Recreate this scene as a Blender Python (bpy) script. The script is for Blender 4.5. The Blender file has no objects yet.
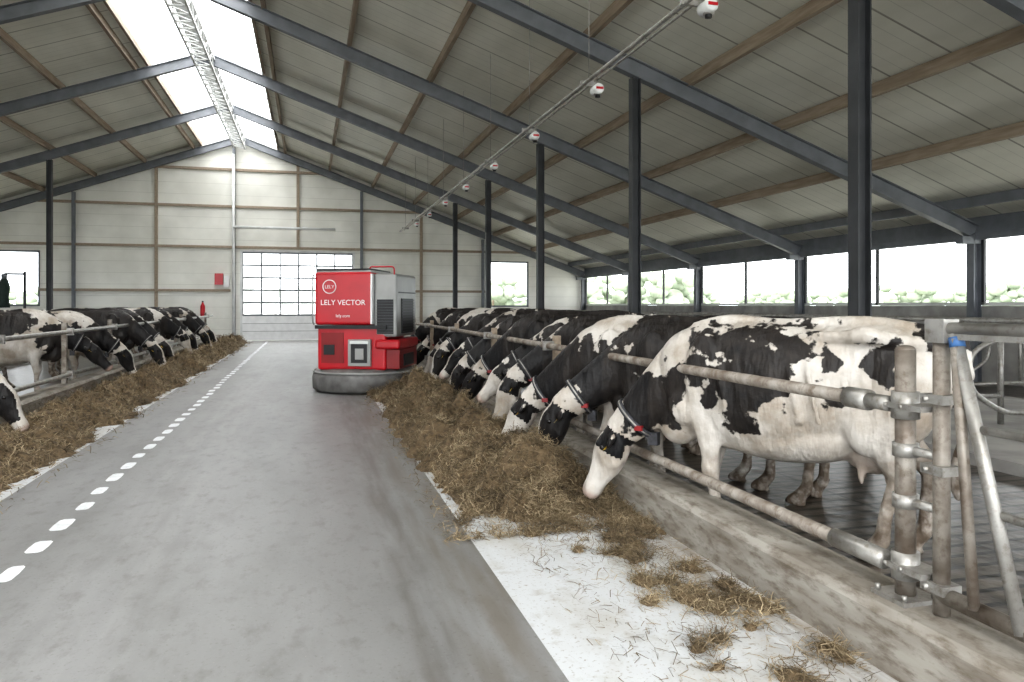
import bpy, bmesh, math, random
import numpy as np
from mathutils import Vector, Matrix, noise
random.seed(7); rng=np.random.default_rng(7)
scene=bpy.context.scene
COL=scene.collection

# ------------------------------------------------------------ materials
def pmat(name,c1,c2=None,scale=5.0,rough=0.6,metal=0.0,bump=0.0,stretch=(1,1,1),lo=0.35,hi=0.65,spec=0.5,detail=6):
    m=bpy.data.materials.new(name); m.use_nodes=True
    nt=m.node_tree; b=nt.nodes['Principled BSDF']
    b.inputs['Roughness'].default_value=rough; b.inputs['Metallic'].default_value=metal
    b.inputs['Specular IOR Level'].default_value=spec
    if c2 is None: c2=tuple(x*0.8 for x in c1)
    tc=nt.nodes.new('ShaderNodeTexCoord'); mp=nt.nodes.new('ShaderNodeMapping')
    mp.inputs['Scale'].default_value=stretch
    nz=nt.nodes.new('ShaderNodeTexNoise'); nz.inputs['Scale'].default_value=scale; nz.inputs['Detail'].default_value=detail
    cr=nt.nodes.new('ShaderNodeValToRGB')
    cr.color_ramp.elements[0].position=lo; cr.color_ramp.elements[1].position=hi
    cr.color_ramp.elements[0].color=(*c2,1); cr.color_ramp.elements[1].color=(*c1,1)
    nt.links.new(tc.outputs['Object'],mp.inputs[0]); nt.links.new(mp.outputs[0],nz.inputs['Vector'])
    nt.links.new(nz.outputs['Fac'],cr.inputs[0]); nt.links.new(cr.outputs[0],b.inputs['Base Color'])
    if bump>0:
        bp=nt.nodes.new('ShaderNodeBump'); bp.inputs['Strength'].default_value=bump; bp.inputs['Distance'].default_value=0.02
        nt.links.new(nz.outputs['Fac'],bp.inputs['Height']); nt.links.new(bp.outputs[0],b.inputs['Normal'])
    return m
def addmath(nt,op,a,b=None,c=None):
    n=nt.nodes.new('ShaderNodeMath'); n.operation=op
    for i,v in enumerate((a,b,c)):
        if v is None: continue
        if isinstance(v,(int,float)): n.inputs[i].default_value=v
        else: nt.links.new(v,n.inputs[i])
    return n.outputs[0]
def mixcol(m,f,color):
    nt=m.node_tree; b=nt.nodes['Principled BSDF']
    mx=nt.nodes.new('ShaderNodeMix'); mx.data_type='RGBA'
    old=b.inputs['Base Color'].links[0].from_socket
    nt.links.new(f,mx.inputs[0]); nt.links.new(old,mx.inputs[6]); mx.inputs[7].default_value=(*color,1)
    nt.links.new(mx.outputs[2],b.inputs['Base Color']); return m
def add_lines(m,axis,period,width,color,fac=1.0,offset=0.0):
    nt=m.node_tree
    tc=nt.nodes.new('ShaderNodeTexCoord'); sp=nt.nodes.new('ShaderNodeSeparateXYZ')
    nt.links.new(tc.outputs['Object'],sp.inputs[0])
    a=addmath(nt,'ADD',sp.outputs[axis],1000.0+offset)
    md=addmath(nt,'MODULO',a,period); lt=addmath(nt,'LESS_THAN',md,width)
    return mixcol(m,addmath(nt,'MULTIPLY',lt,fac),color)
def add_band(m,axis,a0,a1,color,fac,soft=.15,nscale=3.0):
    nt=m.node_tree
    tc=nt.nodes.new('ShaderNodeTexCoord'); sp=nt.nodes.new('ShaderNodeSeparateXYZ')
    nt.links.new(tc.outputs['Object'],sp.inputs[0])
    mid=(a0+a1)/2; hw=abs(a1-a0)/2
    d=addmath(nt,'ABSOLUTE',addmath(nt,'SUBTRACT',sp.outputs[axis],mid))
    mr=nt.nodes.new('ShaderNodeMapRange'); mr.inputs['From Min'].default_value=hw+soft; mr.inputs['From Max'].default_value=hw-soft*.2
    nt.links.new(d,mr.inputs['Value'])
    nz=nt.nodes.new('ShaderNodeTexNoise'); nz.inputs['Scale'].default_value=nscale; nz.inputs['Detail'].default_value=8
    mp=nt.nodes.new('ShaderNodeMapping'); mp.inputs['Scale'].default_value=(3,.3,1) if axis==0 else (1,1,1)
    nt.links.new(tc.outputs['Object'],mp.inputs[0]); nt.links.new(mp.outputs[0],nz.inputs['Vector'])
    m2=nt.nodes.new('ShaderNodeMapRange'); m2.inputs['From Min'].default_value=.35; m2.inputs['From Max'].default_value=.65
    nt.links.new(nz.outputs['Fac'],m2.inputs['Value'])
    return mixcol(m,addmath(nt,'MULTIPLY',addmath(nt,'MULTIPLY',mr.outputs[0],m2.outputs[0]),fac),color)
def add_spots(m,scale,lo,hi,color,fac,stretch=(1,1,1)):
    nt=m.node_tree
    tc=nt.nodes.new('ShaderNodeTexCoord'); mp=nt.nodes.new('ShaderNodeMapping'); mp.inputs['Scale'].default_value=stretch; mp.inputs['Location'].default_value=(7.3,2.1,5)
    nz=nt.nodes.new('ShaderNodeTexNoise'); nz.inputs['Scale'].default_value=scale; nz.inputs['Detail'].default_value=9; nz.inputs['Roughness'].default_value=.65
    nt.links.new(tc.outputs['Object'],mp.inputs[0]); nt.links.new(mp.outputs[0],nz.inputs['Vector'])
    m2=nt.nodes.new('ShaderNodeMapRange'); m2.inputs['From Min'].default_value=lo; m2.inputs['From Max'].default_value=hi
    nt.links.new(nz.outputs['Fac'],m2.inputs['Value'])
    return mixcol(m,addmath(nt,'MULTIPLY',m2.outputs[0],fac),color)
M={}
a=pmat('drive_floor_mat',(.262,.263,.264),(.20,.20,.198),1.3,.48,0,.05,(1.6,.35,1),.3,.7)
add_band(a,0,.50,.66,(.12,.11,.10),.75,.06); add_band(a,0,.72,.82,(.13,.12,.105),.55,.05); add_band(a,0,-1.35,-.9,(.30,.30,.30),.5,.3)
add_spots(a,2.2,.50,.72,(.145,.143,.138),.55,(1,.4,1)); add_spots(a,9,.52,.72,(.13,.125,.115),.6,(1,.5,1)); add_spots(a,40,.57,.7,(.11,.10,.09),.55)
add_spots(a,60,.62,.7,(.42,.40,.36),.4)
add_band(a,0,.85,1.1,(.15,.13,.105),.65,.2)
M['asphalt']=a
a=pmat('coated_floor_mat',(.60,.62,.64),(.47,.46,.43),2.2,.48,0,.05,(1.5,.6,1),.28,.52)
add_band(a,0,2.25,2.6,(.24,.195,.145),.8,.25,5); add_spots(a,6,.55,.75,(.28,.24,.18),.6); add_spots(a,45,.57,.67,(.22,.18,.12),.7)
M['white_floor']=a
M['paint']=add_spots(pmat('marking_paint_mat',(.82,.84,.87),(.68,.7,.72),12,.5),30,.55,.7,(.3,.3,.3),.5)
M['slat']=add_lines(add_lines(pmat('slatted_floor_mat',(.13,.11,.09),(.04,.033,.027),6,.28,0,.4),1,.17,.045,(.006,.005,.004)),0,1.1,.03,(.01,.008,.007))
M['curb']=add_spots(pmat('curb_concrete_mat',(.36,.34,.305),(.20,.175,.145),3,.75,0,.3,(1.5,.7,3),.3,.62),12,.48,.68,(.11,.085,.06),.75,(1,.6,2))
M['concrete']=pmat('concrete_mat',(.4,.39,.37),(.27,.26,.25),2,.8,0,.2)
M['steel']=pmat('painted_steel_mat',(.185,.195,.215),(.14,.15,.165),3,.5,.0)
M['darksteel']=pmat('dark_steel_mat',(.05,.052,.056),(.033,.035,.038),3,.5,.0)
M['galv']=add_spots(pmat('galvanised_mat',(.42,.41,.39),(.25,.24,.22),9,.42,.6,.1,(1,1,1),.3,.65),25,.52,.7,(.14,.11,.08),.6)
M['rust']=add_spots(pmat('stained_steel_mat',(.34,.315,.28),(.16,.13,.105),7,.55,.4,.2,(1,1,1),.35,.65),20,.5,.68,(.10,.068,.045),.7)
M['wood']=pmat('timber_mat',(.38,.31,.24),(.27,.215,.16),3,.7,0,.1,(6,.6,6))
M['roof']=add_lines(add_lines(pmat('roof_panel_mat',(.78,.775,.70),(.67,.665,.59),1.2,.5,0,0,(1,.4,1)),1,1.15,.04,(.28,.27,.23),.9),1,.2875,.014,(.46,.455,.41),.55)
M['wallp']=add_lines(pmat('wall_panel_mat',(.82,.815,.76),(.69,.685,.63),.8,.55),2,.5,.015,(.48,.475,.42),.6)
M['whitebeam']=pmat('white_metal_mat',(.72,.73,.72),(.6,.61,.6),3,.5)
M['red']=pmat('red_panel_mat',(.50,.010,.020),(.40,.008,.016),2,.28)
M['darkred']=pmat('dark_red_mat',(.25,.01,.012),(.2,.008,.01),2,.4)
M['silver']=pmat('silver_panel_mat',(.33,.33,.32),(.26,.26,.25),2,.4,.2)
M['black']=pmat('black_plastic_mat',(.02,.02,.022),(.012,.012,.013),5,.5)
M['skirt']=pmat('drum_steel_mat',(.20,.195,.19),(.11,.105,.10),5,.5,.1)
M['white']=pmat('white_plastic_mat',(.8,.8,.8),(.72,.72,.72),4,.4)
M['strap']=pmat('collar_strap_mat',(.05,.05,.06),(.02,.02,.02),30,.7)
M['blue']=pmat('blue_tape_mat',(.06,.16,.36),(.04,.11,.26),30,.5)
M['eye']=pmat('eye_mat',(.008,.006,.006),(.006,.005,.005),4,.08)
M['yellow']=pmat('ear_tag_mat',(.8,.55,.03),(.7,.45,.03),4,.4)
M['bristle']=pmat('brush_bristle_mat',(.04,.07,.055),(.02,.03,.026),40,.8,0,.6)
M['leaf']=pmat('foliage_mat',(.36,.41,.33),(.23,.28,.20),.8,.9)
M['bounce_ground']=pmat('bounce_ground_mat',(.50,.50,.46),(.40,.41,.35),.3,.95)  # outside ground, colour made pale to bounce extra daylight up onto the ceiling

hm=pmat('hay_mat',(.21,.15,.085),(.06,.043,.026),22,.9,0,.6,(1,1,1),.3,.7); M['hay']=hm
sm=bpy.data.materials.new('straw_mat'); sm.use_nodes=True; nt=sm.node_tree; b=nt.nodes['Principled BSDF']
at=nt.nodes.new('ShaderNodeAttribute'); at.attribute_name='rnd'
cr=nt.nodes.new('ShaderNodeValToRGB'); cr.color_ramp.elements[0].color=(.045,.034,.021,1); cr.color_ramp.elements[1].color=(.50,.41,.27,1)
e=cr.color_ramp.elements.new(.55); e.color=(.20,.150,.090,1)
nt.links.new(at.outputs['Fac'],cr.inputs[0]); nt.links.new(cr.outputs[0],b.inputs['Base Color']); b.inputs['Roughness'].default_value=.8
M['straw']=sm

gm=bpy.data.materials.new('polycarbonate_mat'); gm.use_nodes=True; nt=gm.node_tree
out=nt.nodes['Material Output']; nt.nodes.remove(nt.nodes['Principled BSDF'])
tr=nt.nodes.new('ShaderNodeBsdfTransparent'); tl=nt.nodes.new('ShaderNodeBsdfTranslucent'); tl.inputs[0].default_value=(.9,.93,.95,1)
mx=nt.nodes.new('ShaderNodeMixShader'); nz=nt.nodes.new('ShaderNodeTexNoise'); nz.inputs['Scale'].default_value=.7
f=addmath(nt,'MULTIPLY_ADD',nz.outputs['Fac'],.3,.05)
nt.links.new(f,mx.inputs[0]); nt.links.new(tr.outputs[0],mx.inputs[1]); nt.links.new(tl.outputs[0],mx.inputs[2]); nt.links.new(mx.outputs[0],out.inputs[0])
M['poly']=gm

def cow_mat():
    m=bpy.data.materials.new('cow_hide_mat'); m.use_nodes=True; nt=m.node_tree; b=nt.nodes['Principled BSDF']
    def attr(n):
        a=nt.nodes.new('ShaderNodeAttribute'); a.attribute_name=n; return a.outputs['Fac']
    tc=nt.nodes.new('ShaderNodeTexCoord')
    n1=nt.nodes.new('ShaderNodeTexNoise'); n1.inputs['Scale'].default_value=7; n1.inputs['Detail'].default_value=5
    oi=nt.nodes.new('ShaderNodeObjectInfo')
    va=nt.nodes.new('ShaderNodeVectorMath'); va.operation='ADD'
    sc=addmath(nt,'MULTIPLY',oi.outputs['Random'],50.0)
    nt.links.new(tc.outputs['Object'],va.inputs[0]); nt.links.new(sc,va.inputs[1]); nt.links.new(va.outputs[0],n1.inputs['Vector'])
    d=addmath(nt,'MULTIPLY_ADD',n1.outputs['Fac'],.46,-.24)
    s=addmath(nt,'ADD',attr('patch'),d)
    mr=nt.nodes.new('ShaderNodeMapRange'); mr.inputs['From Min'].default_value=-.008; mr.inputs['From Max'].default_value=.008
    nt.links.new(s,mr.inputs['Value'])
    n2=nt.nodes.new('ShaderNodeTexNoise'); n2.inputs['Scale'].default_value=3.2; n2.inputs['Detail'].default_value=9; n2.inputs['Roughness'].default_value=.6
    cr=nt.nodes.new('ShaderNodeValToRGB'); cr.color_ramp.elements[0].position=.34; cr.color_ramp.elements[1].position=.6
    cr.color_ramp.elements[0].color=(.35,.30,.245,1); cr.color_ramp.elements[1].color=(.58,.55,.51,1)
    nt.links.new(va.outputs[0],n2.inputs['Vector']); nt.links.new(n2.outputs['Fac'],cr.inputs[0])
    cb=nt.nodes.new('ShaderNodeValToRGB'); cb.color_ramp.elements[0].position=.35; cb.color_ramp.elements[1].position=.7
    cb.color_ramp.elements[0].color=(.006,.006,.007,1); cb.color_ramp.elements[1].color=(.022,.019,.018,1)
    nt.links.new(n2.outputs['Fac'],cb.inputs[0])
    def mix(f,a,bb):
        x=nt.nodes.new('ShaderNodeMix'); x.data_type='RGBA'; nt.links.new(f,x.inputs[0])
        for i,v in ((6,a),(7,bb)):
            if isinstance(v,tuple): x.inputs[i].default_value=v
            else: nt.links.new(v,x.inputs[i])
        return x.outputs[2]
    c=mix(mr.outputs[0],cb.outputs[0],cr.outputs[0])
    c=mix(attr('pink'),c,(.44,.32,.27,1))
    n4=nt.nodes.new('ShaderNodeTexNoise'); n4.inputs['Scale'].default_value=14; n4.inputs['Detail'].default_value=8
    nt.links.new(va.outputs[0],n4.inputs['Vector'])
    dn=addmath(nt,'MULTIPLY_ADD',n4.outputs['Fac'],2.6,-.62)
    df=nt.nodes.new('ShaderNodeMath'); df.operation='MULTIPLY'; df.use_clamp=True
    nt.links.new(attr('dirt'),df.inputs[0]); nt.links.new(dn,df.inputs[1])
    c=mix(df.outputs[0],c,(.13,.10,.075,1))
    nt.links.new(c,b.inputs['Base Color'])
    b.inputs['Roughness'].default_value=.5; b.inputs['Specular IOR Level'].default_value=.3
    n3=nt.nodes.new('ShaderNodeTexNoise'); n3.inputs['Scale'].default_value=70
    mp=nt.nodes.new('ShaderNodeMapping'); mp.inputs['Scale'].default_value=(.35,1,.6)
    nt.links.new(tc.outputs['Object'],mp.inputs[0]); nt.links.new(mp.outputs[0],n3.inputs['Vector'])
    n5=nt.nodes.new('ShaderNodeTexNoise'); n5.inputs['Scale'].default_value=5; n5.inputs['Detail'].default_value=3
    mp2=nt.nodes.new('ShaderNodeMapping'); mp2.inputs['Scale'].default_value=(2.2,1,.7)
    nt.links.new(va.outputs[0],mp2.inputs[0]); nt.links.new(mp2.outputs[0],n5.inputs['Vector'])
    bp0=nt.nodes.new('ShaderNodeBump'); bp0.inputs['Strength'].default_value=.6; bp0.inputs['Distance'].default_value=.07
    nt.links.new(n5.outputs['Fac'],bp0.inputs['Height'])
    bp=nt.nodes.new('ShaderNodeBump'); bp.inputs['Strength'].default_value=.35; bp.inputs['Distance'].default_value=.01
    nt.links.new(n3.outputs['Fac'],bp.inputs['Height']); nt.links.new(bp0.outputs[0],bp.inputs['Normal']); nt.links.new(bp.outputs[0],b.inputs['Normal'])
    return m
M['cow']=cow_mat()

# ------------------------------------------------------------ mesh builder
class MB:
    def __init__(s): s.v=[]; s.f=[]; s.m=[]; s.mats=[]; s.sm=[]
    def mi(s,k):
        if k not in s.mats: s.mats.append(k)
        return s.mats.index(k)
    def add(s,vs,fs,k,smooth=False):
        o=len(s.v); s.v+= [tuple(v) for v in vs]; mi=s.mi(k)
        for f in fs: s.f.append(tuple(i+o for i in f)); s.m.append(mi); s.sm.append(smooth)
    def box(s,x0,x1,y0,y1,z0,z1,k):
        vs=[(x,y,z) for x in (x0,x1) for y in (y0,y1) for z in (z0,z1)]
        s.add(vs,[(0,1,3,2),(4,6,7,5),(0,4,5,1),(2,3,7,6),(0,2,6,4),(1,5,7,3)],k)
    def beam(s,p0,p1,w,h,k,up=(0,0,1)):
        p0=Vector(p0);p1=Vector(p1);t=(p1-p0).normalized();up=Vector(up)
        sd=t.cross(up).normalized(); u=sd.cross(t).normalized()
        vs=[p+sd*(a*w/2)+u*(b*h/2) for p in (p0,p1) for a in (-1,1) for b in (-1,1)]
        s.add(vs,[(0,1,3,2),(4,6,7,5),(0,4,5,1),(2,3,7,6),(0,2,6,4),(1,5,7,3)],k)
    def ibeam(s,p0,p1,w,h,k,up=(0,0,1),ft=.018,wt=.014):
        p0=Vector(p0);p1=Vector(p1);t=(p1-p0).normalized();upv=Vector(up)
        sd=t.cross(upv).normalized(); u=sd.cross(t).normalized()
        s.beam(p0,p1,wt,h-2*ft,k,up)
        for q in (-1,1):
            o=u*(q*(h/2-ft/2)); s.beam(p0+o,p1+o,w,ft,k,up)
    def tube(s,pts,r,k,seg=12,closed=False):
        pts=[Vector(p) for p in pts]; n=len(pts); vs=[];fs=[]
        rr=r if isinstance(r,(list,tuple)) else [r]*n
        prev=None
        for i,p in enumerate(pts):
            if closed: t=(pts[(i+1)%n]-pts[i-1])
            else: t=pts[min(i+1,n-1)]-pts[max(i-1,0)]
            t.normalize()
            if prev is None:
                a=Vector((0,0,1)) if abs(t.z)<.9 else Vector((1,0,0))
                prev=a
            sd=t.cross(prev).normalized(); u=sd.cross(t).normalized(); prev=u
            for j in range(seg):
                an=2*math.pi*j/seg
                vs.append(p+sd*(math.cos(an)*rr[i])+u*(math.sin(an)*rr[i]))
        m=n if closed else n-1
        for i in range(m):
            for j in range(seg):
                a=i*seg+j;b=i*seg+(j+1)%seg;c=((i+1)%n)*seg+(j+1)%seg;d=((i+1)%n)*seg+j
                fs.append((a,b,c,d))
        if not closed:
            fs.append(tuple(range(seg))[::-1]); fs.append(tuple((n-1)*seg+j for j in range(seg)))
        s.add(vs,fs,k,True)
    def cyl(s,p0,p1,r,k,seg=20): s.tube([p0,p1],r,k,seg)
    def ell(s,c,r,k,seg=12,rings=8):
        vs=[];fs=[]
        for i in range(rings+1):
            th=math.pi*i/rings
            for j in range(seg):
                ph=2*math.pi*j/seg
                vs.append((c[0]+r[0]*math.sin(th)*math.cos(ph),c[1]+r[1]*math.sin(th)*math.sin(ph),c[2]+r[2]*math.cos(th)))
        for i in range(rings):
            for j in range(seg):
                fs.append((i*seg+j,i*seg+(j+1)%seg,(i+1)*seg+(j+1)%seg,(i+1)*seg+j))
        s.add(vs,fs,k,True)
    def obj(s,name,parent=None,loc=None,bevel=0,mesh_only=False):
        me=bpy.data.meshes.new(name); me.from_pydata(s.v,[],s.f)
        for k in s.mats: me.materials.append(M[k])
        me.polygons.foreach_set('material_index',s.m); me.polygons.foreach_set('use_smooth',s.sm); me.update()
        bm=bmesh.new(); bm.from_mesh(me); bmesh.ops.recalc_face_normals(bm,faces=bm.faces); bm.to_mesh(me); bm.free()
        if mesh_only: return me
        o=bpy.data.objects.new(name,me); COL.objects.link(o)
        if parent: o.parent=parent
        if loc: o.location=loc
        if bevel:
            md=o.modifiers.new('bev','BEVEL'); md.width=bevel; md.segments=3; md.limit_method='ANGLE'
        return o
def bend(pts,r=.12,n=5):
    P=[Vector(p) for p in pts]; out=[P[0]]
    for i in range(1,len(P)-1):
        a=(P[i-1]-P[i]);b=(P[i+1]-P[i]); q=min(r,a.length*.45,b.length*.45)
        s0=P[i]+a.normalized()*q; s1=P[i]+b.normalized()*q
        for j in range(n+1):
            t=j/n; out.append(s0*(1-t)**2+P[i]*2*t*(1-t)+s1*t*t)
    out.append(P[-1]); return out

# ------------------------------------------------------------ building constants
RX=-2.94; RZ=9.0; SL=.36; XR=13.5; XL=-19.3; D=35.7; Y0=-4.6
FR=[35.55-5.75*i for i in range(8)][::1]
def rz(x): return RZ-SL*abs(x-RX)
b=MB(); b.box(-2.42,1.07,Y0-3,D,-.12,0,'asphalt'); b.obj('floor')
b=MB(); b.box(1.07,2.42,Y0-3,D,-.12,.0,'white_floor'); b.obj('floor_feed_strip_right')
b=MB(); b.box(-3.75,-2.42,Y0-3,D,-.12,.0,'white_floor'); b.obj('floor_feed_strip_left')
b=MB(); b.box(2.42,XR,Y0-3,D,-.12,-.001,'slat'); b.obj('floor_slatted_right')
b=MB(); b.box(XL,-3.75,Y0-3,D,-.12,-.001,'slat'); b.obj('floor_slatted_left')
b=MB(); b.box(-150,150,-80,200,-.5,-.13,'bounce_ground'); b.obj('ground_outside')
b=MB(); y=3.0
while y<34.5:
    L=random.uniform(.24,.36); x=-1.72+random.uniform(-.015,.015); w=random.uniform(.05,.06)
    n=10; vs=[]
    for j in range(n):
        a=2*math.pi*j/n; cx=abs(math.cos(a))**.5*math.copysign(1,math.cos(a)); sy=abs(math.sin(a))**.5*math.copysign(1,math.sin(a))
        vs.append((x+w*cx,y+L/2*sy,.003))
    b.add(vs,[tuple(range(n))],'paint'); y+=.52
b.obj('lane_marking')

def slab(x0,x1,y0,y1,off,th,k,name):
    b=MB(); vs=[]
    for (x,y,o) in [(x0,y0,0),(x1,y0,0),(x1,y1,0),(x0,y1,0),(x0,y0,th),(x1,y0,th),(x1,y1,th),(x0,y1,th)]:
        vs.append((x,y,rz(x)+off+o))
    b.add(vs,[(0,1,2,3),(4,5,6,7),(0,1,5,4),(1,2,6,5),(2,3,7,6),(3,0,4,7)],k)
    return b.obj(name)
slab(RX+1.6,XR+1.0,Y0,D+.3,.36,.1,'roof','ceiling_right')
slab(XL-1.0,RX-1.6,Y0,D+.3,.36,.1,'roof','ceiling_left')
slab(RX+.12,RX+1.6,Y0,D+.3,.40,.02,'poly','skylight_right')
slab(RX-1.6,RX-.12,Y0,D+.3,.40,.02,'poly','skylight_left')
b=MB()
y=Y0+.5
while y<D:
    for s in (-1,1):
        b.beam((RX+s*.1,y,rz(RX+.1)+.36),(RX+s*1.62,y,rz(RX+1.62)+.36),.035,.05,'whitebeam')
    y+=2.875
for s in (-1,1): b.beam((RX+s*1.62,Y0,rz(RX+1.62)+.3),(RX+s*1.62,D,rz(RX+1.62)+.3),.07,.16,'wood')
b.obj('skylight_frame')
b=MB(); zt=RZ-.05; zb=RZ-.42; w=.22
for s in (-1,1):
    for z in (zt,zb): b.beam((RX+s*w,Y0,z),(RX+s*w,D-.2,z),.05,.05,'whitebeam')
b.box(RX-w,RX+w,Y0,D-.2,zt+.0,zt+.03,'whitebeam')
y=Y0;k=0
while y<D-.8:
    for s in (-1,1):
        b.beam((RX+s*w,y,zb if k%2 else zt),(RX+s*w,y+.5,zt if k%2 else zb),.03,.03,'whitebeam')
    b.beam((RX-w,y,zb),(RX+w,y,zb),.03,.03,'whitebeam',up=(0,1,0))
    b.beam((RX-w,y,zb),(RX+w,y+.5,zb),.03,.03,'whitebeam',up=(0,0,1))
    y+=.5;k+=1
b.obj('ridge_girder')
for y in FR:
    b=MB()
    yy=y if y<D-.3 else D-.2
    nrm=Vector((SL,0,1)).normalized()
    b.ibeam((RX,yy,RZ),(XR-.1,yy,rz(XR-.1)),.17,.30,'steel',up=tuple(nrm))
    nrm=Vector((-SL,0,1)).normalized()
    b.ibeam((RX,yy,RZ),(XL+.1,yy,rz(XL+.1)),.17,.30,'steel',up=tuple(nrm))
    b.ibeam((XR-.12,yy,0),(XR-.12,yy,rz(XR-.1)-.05),.18,.20,'steel',up=(1,0,0))
    b.ibeam((XL+.12,yy,0),(XL+.12,yy,rz(XR-.1)-.05),.18,.20,'steel',up=(1,0,0))
    b.box(XR-.5,XR-.02,yy-.09,yy+.09,rz(XR-.1)-.25,rz(XR-.1)-.1,'steel')
    b.obj('portal_frame')
    if yy<D-.3:
        b=MB(); b.ibeam((5.72,yy,0),(5.72,yy,rz(5.72)-.17),.16,.17,'darksteel',up=(1,0,0)); b.box(5.58,5.86,yy-.14,yy+.14,0,.02,'darksteel'); b.obj('steel_post')
        b=MB(); b.ibeam((-8.8,yy,0),(-8.8,yy,rz(-8.8)-.17),.16,.17,'darksteel',up=(1,0,0)); b.box(-8.94,-8.66,yy-.14,yy+.14,0,.02,'darksteel'); b.obj('steel_post')
b=MB()
for i in range(8):
    x=-1.0+1.95*i
    if x<RX+1.7: x=RX+1.75
    k='wood'
    if i==7: k='steel'
    b.beam((x,Y0,rz(x)+.25),(x,D,rz(x)+.25),.09,.2,k)
    x2=2*RX-x
    b.beam((x2,Y0,rz(x2)+.25),(x2,D,rz(x2)+.25),.09,.2,k)
b.obj('roof_purlins')
def side_wall(x,name,wn):
    s=1 if x>0 else -1
    b=MB(); b.box(min(x,x+s*.15),max(x,x+s*.15),Y0,D,-.1,1.58,'concrete'); b.obj('wall_'+name)
    b=MB(); b.box(min(x,x+s*.12),max(x,x+s*.12),Y0,D,3.1,rz(x)+.4,'steel'); b.beam((x-s*.1,Y0,3.02),(x-s*.1,D,3.02),.12,.14,'steel'); b.obj('trim_'+name)
    for i in range(len(FR)-1):
        ya,yb=FR[i+1],FR[i]
        b=MB(); n=2
        b.beam((x,ya+.1,1.62),(x,yb-.1,1.62),.06,.07,'whitebeam'); b.beam((x,ya+.1,3.03),(x,yb-.1,3.03),.06,.06,'darksteel')
        for j in range(n+1):
            yy=ya+.12+(yb-ya-.24)*j/n; b.beam((x,yy,1.6),(x,yy,3.05),.06,.07,'darksteel',up=(0,1,0))
        b.obj('window_%d'%(wn+i))
side_wall(XR,'right',1); side_wall(XL,'left',11)
def wall_strip(x0,x1,z0,z1f,nm='wall_back'):
    b=MB()
    xs=[x0]+([RX] if x0<RX<x1 else [])+[x1]
    for a,c in zip(xs[:-1],xs[1:]):
        za=z1f(a);zc=z1f(c)
        vs=[(a,D,z0),(c,D,z0),(c,D,zc),(a,D,za),(a,D+.15,z0),(c,D+.15,z0),(c,D+.15,zc),(a,D+.15,za)]
        b.add(vs,[(0,1,2,3),(4,5,6,7),(0,1,5,4),(1,2,6,5),(2,3,7,6),(3,0,4,7)],'wallp')
    b.obj(nm)
top=lambda x: rz(x)+.38
WL=(-14.2,-10.9); WR=(8.45,10.55); DR=(-2.95,2.1)
wall_strip(XL,WL[0],0,top); wall_strip(WL[0],WL[1],0,lambda x:1.55); wall_strip(WL[0],WL[1],3.9,top)
wall_strip(WL[1],DR[0],0,top); wall_strip(DR[0],DR[1],4.1,top); wall_strip(DR[1],WR[0],0,top)
wall_strip(WR[0],WR[1],0,lambda x:1.5); wall_strip(WR[0],WR[1],3.75,top); wall_strip(WR[1],XR,0,top)
tn=1
def trim(p0,p1,w_,h_,k,up=(0,0,1),ib=False):
    global tn
    b=MB(); (b.ibeam if ib else b.beam)(p0,p1,w_,h_,k,up); b.obj('trim_%d'%tn); tn+=1
for z in (2.25,4.19,6.0,7.65):
    dx=min((RZ-z)/SL-.3,16)
    segs=[(RX-dx,RX+dx)]
    if z<4.1: segs=[(WL[1],DR[0]-.4),(DR[1]+.4,WR[0])]
    for a,c in segs: trim((a,D-.05,z),(c,D-.05,z),.09,.11,'wood')
for x in (-15,-6.4,-.45,5.2): 
    zb=4.25 if DR[0]<x<DR[1] else 0
    trim((x,D-.05,zb),(x,D-.05,rz(x)-.1),.13,.12,'wood',(0,1,0))
for x in (-9.6,-3.2,2.4,8.2): trim((x,D-.14,0),(x,D-.14,rz(x)-.2),.12,.16,'steel',(0,1,0),True)
for k,(w,z0,z1) in enumerate(((WL,1.55,3.9),(WR,1.5,3.75))):
    b=MB()
    for z in (z0+.04,z1-.04): b.beam((w[0],D+.05,z),(w[1],D+.05,z),.08,.08,'steel')
    for x in (w[0]+.04,w[1]-.04): b.beam((x,D+.05,z0),(x,D+.05,z1),.08,.08,'steel',up=(0,1,0))
    b.obj('window_%d'%(21+k))
b=MB()
x0,x1=DR[0]+.1,DR[1]-.1; b.box(x0,x1,D+.02,D+.07,0.005,1.12,'white')
n=6
for i in range(n+1):
    x=x0+(x1-x0)*i/n; b.beam((x,D+.05,1.12),(x,D+.05,3.98),.07,.07,'steel',up=(0,1,0))
for i in range(6):
    z=1.14+(2.82)*i/5; b.beam((x0,D+.05,z),(x1,D+.05,z),.06,.08,'steel')
for z in (.4,.75): b.box(x0,x1,D+.005,D+.02,z,z+.02,'silver')
b.box(x0-.098,x0,D+.005,D+.1,0.005,4.09,'whitebeam'); b.box(x1,x1+.098,D+.005,D+.1,0.005,4.09,'whitebeam'); b.box(x0,x1,D+.005,D+.1,4.0,4.09,'whitebeam')
b.box(x0,x1,D+.095,D+.1,1.12,4.0,'poly')
b.obj('door_1')
b=MB(); b.cyl((-3.2,D-.5,5.05),(1.2,D-.5,5.05),.06,'whitebeam')
for x in (-3,-1,1): b.cyl((x,D-.5,5.05),(x,D,5.05),.02,'steel')
b.obj('wall_heating_pipe')
b=MB(); b.box(-4.0,-3.65,D-.22,D,2.5,3.0,'red'); b.box(-3.62,-3.40,D-.2,D,2.4,2.9,'white'); b.obj('wall_control_box')
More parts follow.
